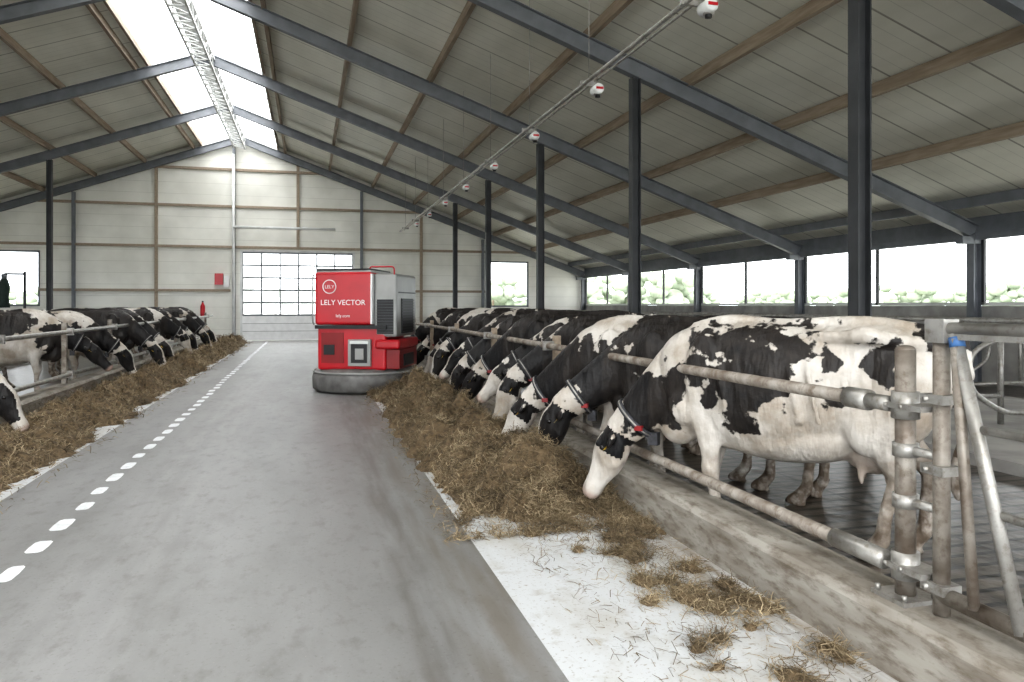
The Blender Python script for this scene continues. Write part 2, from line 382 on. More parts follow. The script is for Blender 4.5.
b=MB(); b.tube([(-4.5,D-.12,1.05),(-4.5,D-.12,1.15),(-4.5,D-.12,1.55),(-4.5,D-.12,1.65),(-4.5,D-.12,1.72)],[.08,.1,.1,.05,.03],'red',14); b.cyl((-4.5,D-.12,1.72),(-4.5,D-.12,1.78),.04,'black',10); b.cyl((-4.5,D-.12,1.4),(-4.5,D,1.4),.02,'black',8); b.obj('fire_extinguisher')

def curb(name,xf,s):
    b=MB()
    prof=[(0,0),(0,.24),(.03,.28),(.30,.28),(.33,.25),(.33,0)]
    ys=[Y0-3+i*1.0 for i in range(int(D-Y0+3)+1)]; ys.append(D-.02)
    vs=[];n=len(prof)
    for y in ys:
        for p in prof: vs.append((xf+s*p[0],y,p[1]))
    fs=[(i*n+j,i*n+(j+1)%n,(i+1)*n+(j+1)%n,(i+1)*n+j) for i in range(len(ys)-1) for j in range(n)]
    fs+= [tuple(range(n)),tuple((len(ys)-1)*n+j for j in range(n))]
    b.add(vs,fs,'curb'); b.obj(name)
curb('feed_curb',2.42,1); curb('feed_curb',-3.75,-1)

def fence_right():
    b=MB(); X=2.56
    b.cyl((X,3.02,1.15),(X,D-1.5,1.15),.034,'rust',16)
    b.cyl((X,2.98,1.15),(X,3.12,1.15),.050,'galv',18)
    b.tube([(X,3.115,1.15),(X,3.125,1.15)],[.05,.04],'black',18)
    b.cyl((X,2.93,.43),(X,D-1.5,.43),.036,'rust',16)
    b.cyl((X,2.88,.43),(X,3.22,.43),.046,'galv',18)
    b.cyl((X,2.85,1.15),(X,2.98,1.15),.036,'galv',16)
    y=7.9
    while y<D-2:
        b.beam((X+.1,y,.28),(X+.1,y,1.26),.075,.075,'wood',up=(0,1,0)); b.box(X-.06,X+.14,y-.02,y+.02,1.1,1.2,'galv'); b.box(X-.06,X+.14,y-.02,y+.02,.38,.48,'galv'); y+=2.9
    b.obj('feed_fence')
fence_right()
def fence_left():
    b=MB(); X=-3.88
    for z in (1.15,.43): b.cyl((X,Y0,z),(X,D-2,z),.036,'galv',14)
    y=5.2
    while y<D-1.5:
        b.beam((X-.09,y,.28),(X-.09,y,1.3),.075,.075,'rust',up=(0,1,0)); b.box(X-.1,X+.05,y-.03,y+.03,1.09,1.21,'galv'); b.box(X-.1,X+.05,y-.03,y+.03,.37,.49,'galv'); y+=3.0
    b.obj('feed_fence')
fence_left()
b=MB(); X=2.60
b.cyl((X,2.80,.28),(X,2.80,1.40),.044,'rust',20); b.ell((X,2.80,1.40),(.044,.044,.02),'rust')
b.box(X-.1,X+.1,2.70,2.90,.28,.30,'galv')
for (dx,dy) in ((-.08,-.08),(.08,-.08),(-.08,.08),(.08,.08)): b.cyl((X+dx,2.8+dy,.30),(X+dx,2.8+dy,.325),.012,'galv',6)
for z in (.43,1.15):
    b.cyl((X,2.80,z-.06),(X,2.80,z+.06),.060,'galv',18)
    b.box(X-.07,X+.07,2.64,2.84,z-.012,z+.012,'galv')
    for s in (-1,1): b.cyl((X-.075,2.80+s*.045,z),(X+.075,2.80+s*.045,z),.010,'galv',8)
for z in (.72,.95): 
    b.cyl((X,2.80,z-.03),(X,2.80,z+.03),.056,'galv',18); b.cyl((X,2.8,z),(X+.01,2.64,z),.02,'galv')
b.obj('fence_post')
b=MB()
b.cyl((X,2.60,.285),(X,2.60,1.47),.034,'rust',18)
b.cyl((X,2.60,1.50),(X,.2,1.50),.028,'galv',18); b.box(X-.02,X+.05,.3,2.60,1.455,1.48,'galv')
b.box(X-.04,X+.04,2.55,2.65,1.44,1.54,'galv')
b.tube([(X,2.53,1.48),(X-.02,2.21,.36)],.026,'galv',14)
b.tube([(X-.01,2.52,1.46),(X-.03,2.41,.38)],.022,'rust',14)
b.cyl((X,2.45,1.10),(X,.2,1.10),.017,'galv')
b.cyl((X,2.60,.37),(X,.2,.35),.036,'rust',16)
b.cyl((X,2.36,.78),(X,.2,.78),.018,'galv')
for z in (.4,.9,1.2):
    b.box(X-.05,X+.05,2.545,2.665,z-.02,z+.02,'galv'); b.cyl((X-.065,2.63,z),(X+.065,2.63,z),.011,'galv',8)
b.tube([(X-.003,2.515,1.425),(X-.001,2.525,1.465)],.031,'blue',12)
b.obj('pen_gate')
b=MB()
for (x,y) in ((3.9,2.35),(3.9,1.0),(5.2,2.4)): b.beam((x,y,0),(x,y,1.40),.11,.11,'rust',up=(0,1,0))
for z in (.45,.75,1.05,1.3): b.cyl((3.9,1.0,z),(3.9,2.35,z),.024,'rust')
for z in (.6,1.0,1.25): b.cyl((3.9,2.4,z),(5.2,2.4,z),.024,'rust')
b.obj('inner_gate')

b=MB()
b.tube(bend([(0,0,.35),(1.3,0,.35),(1.75,0,.6),(1.75,0,1.0),(1.3,0,1.15),(0,0,1.15)],.18),.028,'galv',10)
b.cyl((0,0,0),(0,0,1.22),.035,'galv',10); b.cyl((1.0,0,.35),(1.0,0,1.15),.022,'galv',8)
me_div=b.obj('cubicle_divider',mesh_only=True)
for (x,s,ya,yb) in ((8.3,-1,-1.0,33),(9.0,1,-1,33),(-9.4,1,6,33)):
    y=ya
    while y<yb:
        if not any(abs(y-f)<.2 for f in FR):
            o=bpy.data.objects.new('cubicle_divider',me_div); COL.objects.link(o); o.location=(x,y,.12); o.scale=(s,1,1)
        y+=1.2
for (x0,x1) in ((6.4,10.9),(-8.6,-7.4)):
    b=MB(); b.box(x0,x1,-2,33.5,-.001,.12,'concrete'); b.obj('cubicle_bed')
b=MB()
for x in (8.35,8.95): b.cyl((x,-1,1.40),(x,33,1.40),.03,'galv',10)
b.obj('cubicle_rail')

b=MB(); X=3.65; Z=4.63
b.cyl((X,Y0,Z),(X,31,Z),.028,'galv',12); b.cyl((X+.16,Y0,Z+.05),(X+.16,31,Z+.05),.016,'galv',8)
y=.75
while y<31:
    b.cyl((X+.08,y+.3,Z+.02),(X+.08,y+.3,rz(X)+.3),.005,'galv',8); b.box(X-.05,X+.21,y+.28,y+.32,Z-.02,Z+.05,'galv'); y+=2.88
b.obj('overhead_pipe')
y=.75
for i in range(10):
    b=MB(); xx=X+.08
    b.tube([(xx,y-.10,Z-.15),(xx,y-.085,Z-.15),(xx,y+.085,Z-.15),(xx,y+.10,Z-.15)],[.05,.07,.07,.05],'whitebeam',12); b.box(xx-.05,xx+.05,y-.108,y-.095,Z-.165,Z-.135,'red'); b.cyl((xx,y,Z-.10),(xx,y,Z+.0),.015,'galv',8); b.cyl((xx+.01,y,Z-.25),(xx+.01,y,Z-.21),.035,'black',10)
    b.cyl((xx+.01,y,Z-.22),(xx+.01,y,Z-.18),.055,'galv',10)
    b.obj('hanging_sensor_unit'); y+=2.88
b=MB(); b.tube(bend([(XR+.9,12.1,-.13),(XR+.9,12.1,2.75),(XR+.9,11.4,3.0),(XR+.9,10.4,3.05)],.3),.06,'steel',12); b.obj('drain_pipe')
b=MB(); b.cyl((-3.2,D-.35,0),(-3.2,D-.35,8.3),.06,'whitebeam'); b.obj('wall_downpipe')
b=MB(); b.cyl((-10.6,33,0),(-10.6,33,2.9),.05,'darksteel'); b.cyl((-10.6,33,2.8),(-11.3,33,2.8),.04,'darksteel'); b.cyl((-11.3,33,2.6),(-11.3,33,2.8),.10,'steel')
b.tube([(-11.3,33,2.6),(-11.3,33,2.3),(-11.3,33,1.9),(-11.3,33,1.5)],[.12,.20,.15,.20],'bristle',16); b.obj('cow_brush')

# ------------------------------------------------------------ feeding robot
rob=bpy.data.objects.new('feeding_robot',None); COL.objects.link(rob)
rob.location=(1.06,14.5,0); rob.rotation_euler=(0,0,math.radians(-22))
b=MB(); n=48
prof=[(.93,.02),(.98,.06),(.99,.27),(.96,.36),(.88,.42),(.80,.44),(.5,.45)]
vs=[];fs=[]
for r,z in prof:
    for j in range(n):
        a=2*math.pi*j/n; vs.append((r*math.cos(a),r*math.sin(a),z))
for i in range(len(prof)-1):
    for j in range(n): fs.append((i*n+j,i*n+(j+1)%n,(i+1)*n+(j+1)%n,(i+1)*n+j))
fs.append(tuple(range(n))); fs.append(tuple((len(prof)-1)*n+j for j in range(n)))
b.add(vs,fs,'skirt',True); b.cyl((0,0,.0),(0,0,.05),.7,'black',32)
b.obj('skirt',rob)
b=MB(); b.tube([(.965*math.cos(a),.965*math.sin(a),.37) for a in [2*math.pi*j/48 for j in range(48)]],.022,'silver',8,True); b.obj('skirt_rim',rob)
b=MB(); b.box(-.68,.60,-.72,.55,.42,1.22,'red'); b.obj('lower_body',rob,bevel=.05)
b=MB(); b.box(-.70,.36,-.80,.6,1.24,2.2,'red'); b.obj('upper_cabinet',rob,bevel=.05)
b=MB(); b.box(-.66,.34,-.76,.56,2.17,2.23,'silver'); b.tube(bend([(-.66,-.76,2.24),(.32,-.76,2.24),(.32,.5,2.24)],.1),.018,'black',8); b.tube(bend([(.30,-.7,2.2),(.30,-.7,2.29),(.75,-.7,2.29),(.75,-.7,2.13)],.06),.014,'red',8); b.obj('lid',rob)
b=MB(); b.box(.38,.80,-.72,.70,1.02,2.17,'silver'); b.obj('side_hopper',rob,bevel=.05)
b=MB(); b.box(.795,.815,-.42,.42,1.08,1.72,'black')
for i in range(12): b.box(.80,.83,-.42,.42,1.10+i*.053,1.115+i*.053,'darksteel')
b.box(.795,.81,-.60,.62,1.82,1.84,'darksteel'); b.obj('louvre_right',rob)
b=MB(); b.box(.44,.74,-.735,-.72,1.08,1.70,'black')
for i in range(12): b.box(.44,.74,-.75,-.735,1.10+i*.05,1.115+i*.05,'darksteel')
b.obj('louvre_front',rob)
b=MB(); b.box(-.08,.34,-.80,-.70,.50,.98,'silver'); b.box(-.02,.28,-.815,-.80,.56,.92,'black'); b.box(.06,.22,-.83,-.81,.62,.82,'silver'); b.box(-.04,.30,-.82,-.8,.90,.95,'whitebeam'); b.obj('control_box',rob,bevel=.012)
b=MB(); b.box(-.60,-.18,-.735,-.72,.55,1.10,'darkred'); b.box(-.55,-.35,-.75,-.735,.70,.88,'black'); b.obj('front_hatch',rob)
b=MB(); b.box(-.70,.62,-.79,-.735,1.17,1.235,'black'); b.obj('gap_seal',rob)
b=MB(); b.box(.40,.86,-.76,.66,.80,.98,'red'); b.obj('side_bumper',rob,bevel=.05)
b=MB(); b.box(.45,.84,-.66,.6,.44,.80,'darkred'); b.box(.83,.86,-.4,.3,.48,.7,'black'); b.obj('side_lower_panel',rob,bevel=.03)
b=MB(); b.tube(bend([(-.72,-.78,1.25),(-.72,-.84,1.3),(-.72,-.84,2.1),(-.72,-.78,2.15)],.04),.015,'silver',8)
b.box(.345,.375,-.815,-.62,1.26,2.16,'white'); b.obj('corner_handles',rob)
def text(s,size,loc):
    c=bpy.data.curves.new('lettering','FONT'); c.body=s; c.size=size; c.extrude=.002; c.align_x='CENTER'
    o=bpy.data.objects.new('lettering',c); COL.objects.link(o); o.parent=rob; o.location=loc; o.rotation_euler=(math.radians(90),0,0); c.materials.append(M['white'])
text('LELY VECTOR',.135,(-.17,-.805,1.60)); text('lely.com',.08,(-.17,-.805,1.38)); text('LELY',.085,(-.42,-.805,1.90))
b=MB(); b.tube([(-.42+.12*math.cos(a),-.807,1.93+.12*math.sin(a)) for a in [2*math.pi*j/32 for j in range(32)]],.009,'white',6,True); b.obj('logo_ring',rob)

# ------------------------------------------------------------ COWS
def catmull(P,sub=5):
    P=np.array(P,float); out=[]
    n=len(P)
    for i in range(n-1):
        p0=P[max(i-1,0)];p1=P[i];p2=P[i+1];p3=P[min(i+2,n-1)]
        for k in range(sub):
            t=k/sub
            out.append(.5*((2*p1)+(-p0+p2)*t+(2*p0-5*p1+4*p2-p3)*t*t+(-p0+3*p1-3*p2+p3)*t**3))
    out.append(P[-1]); return np.array(out)
def loft(b,secs,up,seg=24,ex=2.0,sub=5):
    S=catmull(secs,sub); n=len(S); vs=[];fs=[]; up=Vector(up)
    for i in range(n):
        p=Vector(S[i,:3]); t=Vector(S[min(i+1,n-1),:3]-S[max(i-1,0),:3]).normalized()
        sd=t.cross(up).normalized(); u=sd.cross(t).normalized()
        for j in range(seg):
            a=2*math.pi*j/seg; c=math.cos(a);s=math.sin(a)
            c=math.copysign(abs(c)**(2/ex),c); s=math.copysign(abs(s)**(2/ex),s)
            vs.append(p+sd*(c*max(S[i,3],.004))+u*(s*max(S[i,4],.004)))
    for i in range(n-1):
        for j in range(seg): fs.append((i*seg+j,i*seg+(j+1)%seg,(i+1)*seg+(j+1)%seg,(i+1)*seg+j))
    fs.append(tuple(range(seg))[::-1]); fs.append(tuple((n-1)*seg+j for j in range(seg)))
    b.add(vs,fs,'cow',True)
def rot2(p,c,a):
    x=p[0]-c[0]; y=p[1]-c[1]; return (c[0]+x*math.cos(a)-y*math.sin(a), c[1]+x*math.sin(a)+y*math.cos(a), p[2])

def cow_pose(yaw=0,lift=0.0,alpha=62,step=0.0,voxel=.018,ext=0.0,hind=None):
    b=MB()
    trunk=[(-.97,0,1.24,.05,.06),(-.94,0,1.19,.12,.17),(-.86,0,1.15,.19,.25),(-.70,0,1.10,.235,.325),(-.52,0,1.07,.245,.350),(-.32,0,1.035,.275,.375),
           (-.02,0,.99,.33,.43),(.24,0,.985,.315,.435),(.46,0,1.0,.250,.42),(.62,0,1.0,.200,.37),(.74,0,.98,.152,.285),(.82,0,.96,.08,.17)]
    loft(b,trunk,(0,0,1),seg=32,ex=2.15)
    loft(b,[(-.9,0,1.37,.03,.03),(-.5,0,1.43,.05,.035),(0,0,1.415,.04,.03),(.35,0,1.425,.05,.045),(.6,0,1.36,.04,.05)],(0,0,1),seg=12)
    for s in (-1,1):
        loft(b,[(-.96,s*.09,1.26,.03,.035),(-.90,s*.12,1.29,.05,.055),(-.72,s*.18,1.31,.045,.045),(-.58,s*.225,1.34,.05,.05),(-.50,s*.25,1.355,.055,.055),(-.40,s*.22,1.34,.04,.04),(-.2,s*.17,1.335,.03,.04)],(0,0,1),seg=12)
        for i in range(6):
            x=-.22+.11*i; wv=.30-.006*i
            loft(b,[(x+.05,s*(wv-.10),1.28,.014,.02),(x+.02,s*(wv+.015),1.12,.014,.02),(x-.01,s*(wv+.038),.96,.014,.02),(x-.04,s*(wv+.004),.80,.014,.02)],(1,0,0),seg=8,sub=3)
        b.ell((.46,s*.20,1.05),(.14,.070,.30),'cow',16,12); b.ell((.60,s*.15,.84),(.14,.085,.13),'cow')
        b.ell((-.68,s*.17,.98),(.22,.11,.29),'cow',16,12); b.ell((-.52,s*.195,.78),(.13,.08,.16),'cow',16,12)
    b.ell((.70,0,.70),(.15,.11,.15),'cow')
    b.ell((-.03,0,.69),(.52,.25,.18),'cow',20,12)
    b.ell((-.54,0,.635),(.19,.14,.15),'cow',16,12); b.ell((-.66,0,.70),(.13,.14,.17),'cow',16,12)
    for x in (-.47,-.62):
        for s in (-1,1): loft(b,[(x,s*.075,.54,.028,.028),(x,s*.08,.47,.022,.022),(x,s*.08,.43,.014,.014)],(1,0,0),seg=10,sub=2)
    for s in (-1,1):
        f=step*s
        loft(b,[(.50,s*.15,.98,.07,.15),(.47,s*.165,.82,.075,.12),(.45,s*.165,.66,.062,.085),(.46+f*.4,s*.155,.52,.052,.06),(.475+f*.6,s*.15,.43,.056,.06),(.465+f*.8,s*.15,.34,.040,.042),(.455+f,s*.15,.20,.037,.04),(.465+f,s*.15,.125,.048,.052),(.50+f,s*.15,.07,.048,.052),(.525+f,s*.15,.03,.062,.078),(.53+f,s*.15,.0,.066,.088)],(1,0,0),seg=16)
        g=-step*s*1.4
        if hind: g=hind[0] if s>0 else hind[1]
        loft(b,[(-.64,s*.16,1.0,.09,.22),(-.60,s*.185,.84,.085,.18),(-.64+g*.2,s*.185,.72,.068,.13),(-.75+g*.55,s*.175,.60,.052,.083),(-.83+g*.75,s*.165,.51,.047,.07),(-.82+g*.82,s*.16,.44,.044,.056),(-.795+g*.95,s*.16,.30,.036,.042),(-.785+g,s*.16,.17,.040,.045),(-.775+g,s*.16,.125,.048,.053),(-.73+g,s*.16,.07,.048,.054),(-.705+g,s*.16,.03,.062,.078),(-.70+g,s*.16,.0,.066,.09)],(1,0,0),seg=16)
    loft(b,[(-.92,0,1.40,.05,.05),(-.99,0,1.36,.035,.04),(-1.03,.0,1.20,.026,.026),(-1.02,.01,.95,.024,.024),(-1.0,.02,.75,.024,.024),(-.99,.03,.62,.045,.045),(-.98,.03,.48,.045,.045),(-.98,.03,.38,.015,.015)],(1,0,0),seg=12)
    base=(.55,0)
    P0=[(.42,0,1.12,.17,.30),(.60,0,1.08,.145,.27),(.78+ext*.3,0,.96+lift*.3,.118,.215),(.95+ext*.6,0,.82+lift*.6,.098,.172),(1.08+ext*.85,0,.70+lift*.85,.088,.142),(1.17+ext,0,.62+lift,.083,.12)]
    ne=[]
    for i,p in enumerate(P0):
        a=yaw*min(1,max(0,(p[0]-.5)/.6)); q=rot2(p,base,a); ne.append((*q,p[3],p[4]))
    loft(b,ne,(0,0,1),seg=24)
    P=Vector(ne[-1][:3]); al=math.radians(alpha)
    u=Vector((math.cos(al)*math.cos(yaw),math.cos(al)*math.sin(yaw),-math.sin(al))); v=Vector((math.sin(al)*math.cos(yaw),math.sin(al)*math.sin(yaw),math.cos(al)))
    w=Vector((-math.sin(yaw),math.cos(yaw),0))
    H=[(-.07,.0,.055,.06),(-.02,.0,.085,.095),(.07,-.005,.105,.125),(.15,-.01,.103,.13),(.24,-.015,.080,.12),(.33,-.01,.066,.092),(.41,-.005,.064,.078),(.47,-.003,.076,.075),(.515,-.005,.07,.06),(.54,-.005,.04,.035)]
    hs=[]
    for s_,o,hw,hh in H:
        q=P+u*s_+v*o; hs.append((*q,hw,hh))
    loft(b,hs,tuple(v),seg=24,ex=2.2)
    for s in (-1,1):
        q=P+u*.11+v*.07+w*(s*.07); b.ell(q,(.04,.035,.03),'cow')
        q=P+u*.18+v*-.06+w*(s*.055); b.ell(q,(.07,.04,.07),'cow')
        e0=P+u*.02+w*(s*.075)+v*.0; dr=(w*s*1.0-u*.12-v*.28).normalized()
        loft(b,[(*e0,.02,.03),(*(e0+dr*.05),.022,.042),(*(e0+dr*.11),.020,.062),(*(e0+dr*.17),.016,.055),(*(e0+dr*.215),.01,.02)],tuple(u),seg=14)
    o=b.obj('cow_tmp')
    md=o.modifiers.new('r','REMESH'); md.mode='VOXEL'; md.voxel_size=voxel; md.use_smooth_shade=True
    md=o.modifiers.new('s','SMOOTH'); md.factor=.6; md.iterations=4
    dg=bpy.context.evaluated_depsgraph_get(); me=bpy.data.meshes.new_from_object(o.evaluated_get(dg))
    bpy.data.objects.remove(o)
    b=MB()
    for s in (-1,1):
        b.ell(P+u*.115+v*.035+w*(s*.092),(.022,.022,.022),'eye'); b.ell(P+u*.515+v*.02+w*(s*.032),(.014,.014,.014),'eye',8,6)
        e0=P+u*.045+w*(s*.17)-v*.02
        b.add([e0-w*.025-u*.0,e0+w*.025,e0+w*.025+u*.05+v*.012,e0-w*.025+u*.05+v*.012],[(0,1,2,3)],'yellow')
    S=catmull(ne,5); i=18; c=Vector(S[i,:3]); t=Vector(S[i+1,:3]-S[i-1,:3]).normalized(); sd=t.cross(Vector((0,0,1))).normalized(); uu=sd.cross(t)
    for k in (-1,0,1):
        b.tube([c+t*(k*.012)+sd*(math.cos(a)*(S[i,3]+.010))+uu*(math.sin(a)*(S[i,4]+.010)) for a in [2*math.pi*j/28 for j in range(28)]],.011,'strap' if k else 'galv',6,True)
    q=c-uu*(S[i,4]+.045); b.box(q.x-.035,q.x+.035,q.y-.03,q.y+.03,q.z-.045,q.z+.045,'strap')
    q=c-uu*(S[i,4]*.55)+sd*(-S[i,3]*.93) ; b.box(q.x-.028,q.x+.028,q.y-.018,q.y+.018,q.z-.018,q.z+.018,'darkred')
    parts=b.obj('collar_and_eyes',mesh_only=True)
    mz=P+u*.52
    return dict(me=me,parts=parts,P=np.array(P),u=np.array(u),v=np.array(v),w=np.array(w),mz=mz)

POSES=[cow_pose(0,-.04,64,-.05,.015,0,(.19,-.02)),cow_pose(.18,.03,66,-.05,.02,.12),cow_pose(-.2,.0,56,.06,.02,.12),cow_pose(.1,.18,50,-.03,.02,.05),cow_pose(0,0,62,.03,.02,.06),cow_pose(.28,.10,70,.03,.02,.10)]

def rand_patches(r,black):
    out=[]
    n=int(4+black*5)
    for i in range(n):
        for s in (-1,1):
            out.append(((r.uniform(-.85,.7),s*.27,r.uniform(.9,1.42)),(r.uniform(.10,.24)*(1+black*.5),.27,r.uniform(.10,.24)*(1+black*.4))))
    if black>.45: out.append(((.85,0,.9),(.38,.4,.33)))
    if black>.75: out.append(((r.uniform(-.4,.2),0,1.15),(.6,.6,.40)))
    if black>.92: out.append(((-.1,0,1.15),(.95,.6,.45)))
    return out
def cow(mx_,my_,ang,pose=0,black=.5,face='blaze',patches=None,scale=1.05,seed=0):
    """muzzle world xy, heading angle (deg from +X ccw)"""
    pz=POSES[pose]; me=pz['me'].copy(); r=random.Random(seed*13+5)
    n=len(me.vertices); co=np.zeros(n*3); me.vertices.foreach_get('co',co); co=co.reshape(-1,3)
    if patches is None: patches=rand_patches(r,black)
    sd=np.full(n,.5)
    for c,rad in patches:
        c=np.array(c);rad=np.array(rad); d=(np.linalg.norm((co-c)/rad,axis=1)-1)*rad.min(); sd=np.minimum(sd,d)
    leg=np.clip((.62-co[:,2])/.1,0,1)*(co[:,0]<.75); sd=np.maximum(sd,-.4+leg*.7)
    tail=(co[:,0]<-.955)&(co[:,2]<1.1); sd=np.where(tail,np.where(co[:,2]>.65,-.3,.3),sd)
    rel=co-pz['P']; s=rel@pz['u']; vv=rel@pz['v']; ww=rel@pz['w']
    hd=(s>-.03)&(np.abs(vv)<.2)&(np.abs(ww)<.30)&(co[:,0]>.95)
    ear=hd&(np.abs(ww)>.12)
    if face=='blaze': h=np.where((np.abs(ww)<.045)&(vv>.0),.25,-.25); h=np.where(s>.40,.25,h)
    elif face=='white': h=np.where((np.abs(ww)>.055)&(s<.13),-.25,.25); h=np.where((s<.02),-.25,h)
    else: h=np.full(n,-.3)
    h=np.where(ear,-.3,h); sd=np.where(hd,h,sd)
    nose=np.clip((s-.46)/.03,0,1)*hd
    ud=np.clip(1-(np.linalg.norm((co-np.array([-.55,0,.56]))/np.array([.25,.19,.17]),axis=1)-.9)/.15,0,1)*(np.abs(co[:,1])<.14)
    pink=np.maximum(nose*.7,ud*.3)
    dirt=np.clip((.07-co[:,2])/.02,0,1)*1.2+np.clip((.75-co[:,2])/.75,0,1)*.85+np.clip((-.45-co[:,0])/.5,0,1)*np.clip((1.15-co[:,2])/.4,0,1)*.7+.10
    dirt=np.clip(dirt,0,1.3)*(co[:,0]<.9)*(~hd)
    for nm,arr in (('patch',sd),('pink',pink),('dirt',dirt)):
        a=me.attributes.new(nm,'FLOAT','POINT'); a.data.foreach_set('value',arr.astype(np.float32))
    me.materials.clear(); me.materials.append(M['cow'])
    o=bpy.data.objects.new('holstein_cow',me); COL.objects.link(o)
    a=math.radians(ang); mzl=pz['mz']*scale
    o.location=(mx_-(mzl.x*math.cos(a)-mzl.y*math.sin(a)), my_-(mzl.x*math.sin(a)+mzl.y*math.cos(a)),0)
    o.rotation_euler=(0,0,a); o.scale=(scale,)*3
    p=bpy.data.objects.new('collar_and_eyes',pz['parts']); COL.objects.link(p); p.parent=o
    return o
y_=.27
P1=[((.30,y_,1.06),(.15,.2,.18)),((.16,y_,1.16),(.17,.2,.19)),((.10,y_,1.36),(.19,.2,.12)),((.28,y_,1.30),(.15,.2,.11)),((.48,y_,1.32),(.11,.2,.10)),((.0,y_,1.05),(.13,.2,.11)),((.5,y_,1.08),(.09,.2,.11)),((.42,y_,.94),(.09,.2,.09)),((.20,y_,.90),(.09,.2,.11)),((-.12,y_,1.24),(.11,.2,.11)),((-.12,y_,1.40),(.12,.2,.07)),
    ((.88,.1,.84),(.22,.3,.21)),((.68,.2,1.00),(.15,.2,.12)),((.98,0,.74),(.15,.3,.16)),
    ((-.90,.0,1.36),(.16,.2,.15)),((-.60,y_,1.22),(.09,.12,.10)),((-.30,y_,1.2),(.05,.1,.06)),((-.4,y_,.98),(.04,.1,.05)),((-.2,-y_,1.1),(.3,.2,.3))]
A=180
cow(2.13,5.52,A-46,0,face='white',patches=P1,seed=1,scale=1.045)
cow(1.96,6.42,A-34,1,.95,'blaze',seed=2,scale=1.03)
cow(1.84,7.20,A-29,2,.85,'white',seed=3,scale=1.03)
cow(2.05,8.25,A-30,5,.95,'white',seed=4,scale=1.02)
cow(2.08,9.2,A-27,3,.8,'white',seed=5,scale=1.0)
cow(1.98,10.15,A-25,2,.97,'black',seed=6,scale=1.05)
cow(2.05,11.2,A-27,1,.95,'blaze',seed=7,scale=1.0)
cow(2.10,12.1,A-20,3,.9,'blaze',seed=8,scale=1.04)
cow(2.15,13.4,A-22,5,.8,'blaze',seed=9)
cow(2.3,15.2,A-18,4,.6,'white',seed=10)
cow(2.25,16.9,A-15,2,.97,'blaze',seed=11)
cow(2.25,19.0,A-12,4,.7,'blaze',seed=12)
cow(-3.12,9.7,-4,4,.9,'blaze',seed=21)
cow(-3.50,15.2,6,3,.6,'black',seed=22)
cow(-3.35,16.5,2,1,.8,'blaze',seed=23,scale=1.02)
cow(-3.1,18.4,-6,4,.97,'blaze',seed=24)
cow(-3.15,20.0,8,2,.9,'blaze',seed=25)
cow(-3.15,22.4,2,5,.5,'white',seed=26)
cow(-3.2,24.2,8,1,.97,'blaze',seed=27)
cow(-3.1,26.6,0,4,.6,'blaze',seed=28)
cow(-3.15,28.8,3,2,.95,'blaze',seed=29)

# ------------------------------------------------------------ hay
def hay_pile(xa,xb,y0,y1,hmax,seed,side):
    ny=int((y1-y0)/.06); nx=int((xb-xa)/.05)
    def hfun(x,y):
        e=.18*noise.noise(Vector((y*.9,seed,0)))+.14*noise.noise(Vector((y*3.1,seed,4)))+.07*noise.noise(Vector((y*9,seed,x)))
        a=xa-e*1.2 if side>0 else xa; bb=xb if side>0 else xb+e*1.2
        t=(x-a)/(bb-a)
        if t<=0 or t>=1: return -.02
        sh=(math.sin(math.pi*t**(.9 if side>0 else 1.1)))**.8
        fe=.45*noise.noise(Vector((x*2.3,seed,7)))+.3*noise.noise(Vector((x*6,y*3,seed)))
        en=min(1,(y-y0+fe)/.6)
        if en<=0: return -.02
        n1=.5+.85*(noise.noise(Vector((x*1.6,y*1.3,seed)))+.35)+.9*noise.noise(Vector((x*4.5,y*4.5,seed)))
        sm_=.06*noise.noise(Vector((x*13,y*13,seed)))
        return max(-.02,hmax*sh*max(n1,.15)*en+sm_*sh-.005)
    b=MB(); vs=[];fs=[]
    H=np.zeros((ny+1,nx+1))
    for i in range(ny+1):
        for j in range(nx+1):
            x=xa-.12+(xb-xa+.24)*j/nx; y=y0-.3+(y1-y0+.3)*i/ny
            if side>0: x=min(x,2.415)
            else: x=max(x,-3.745)
            h=hfun(x,y); H[i,j]=h; vs.append((x,y,h))
    for i in range(ny):
        for j in range(nx):
            if max(H[i,j],H[i+1,j],H[i,j+1],H[i+1,j+1])>-.015:
                a=i*(nx+1)+j; fs.append((a,a+1,a+nx+2,a+nx+1))
    b.add(vs,fs,'hay',True)
    return b,hfun
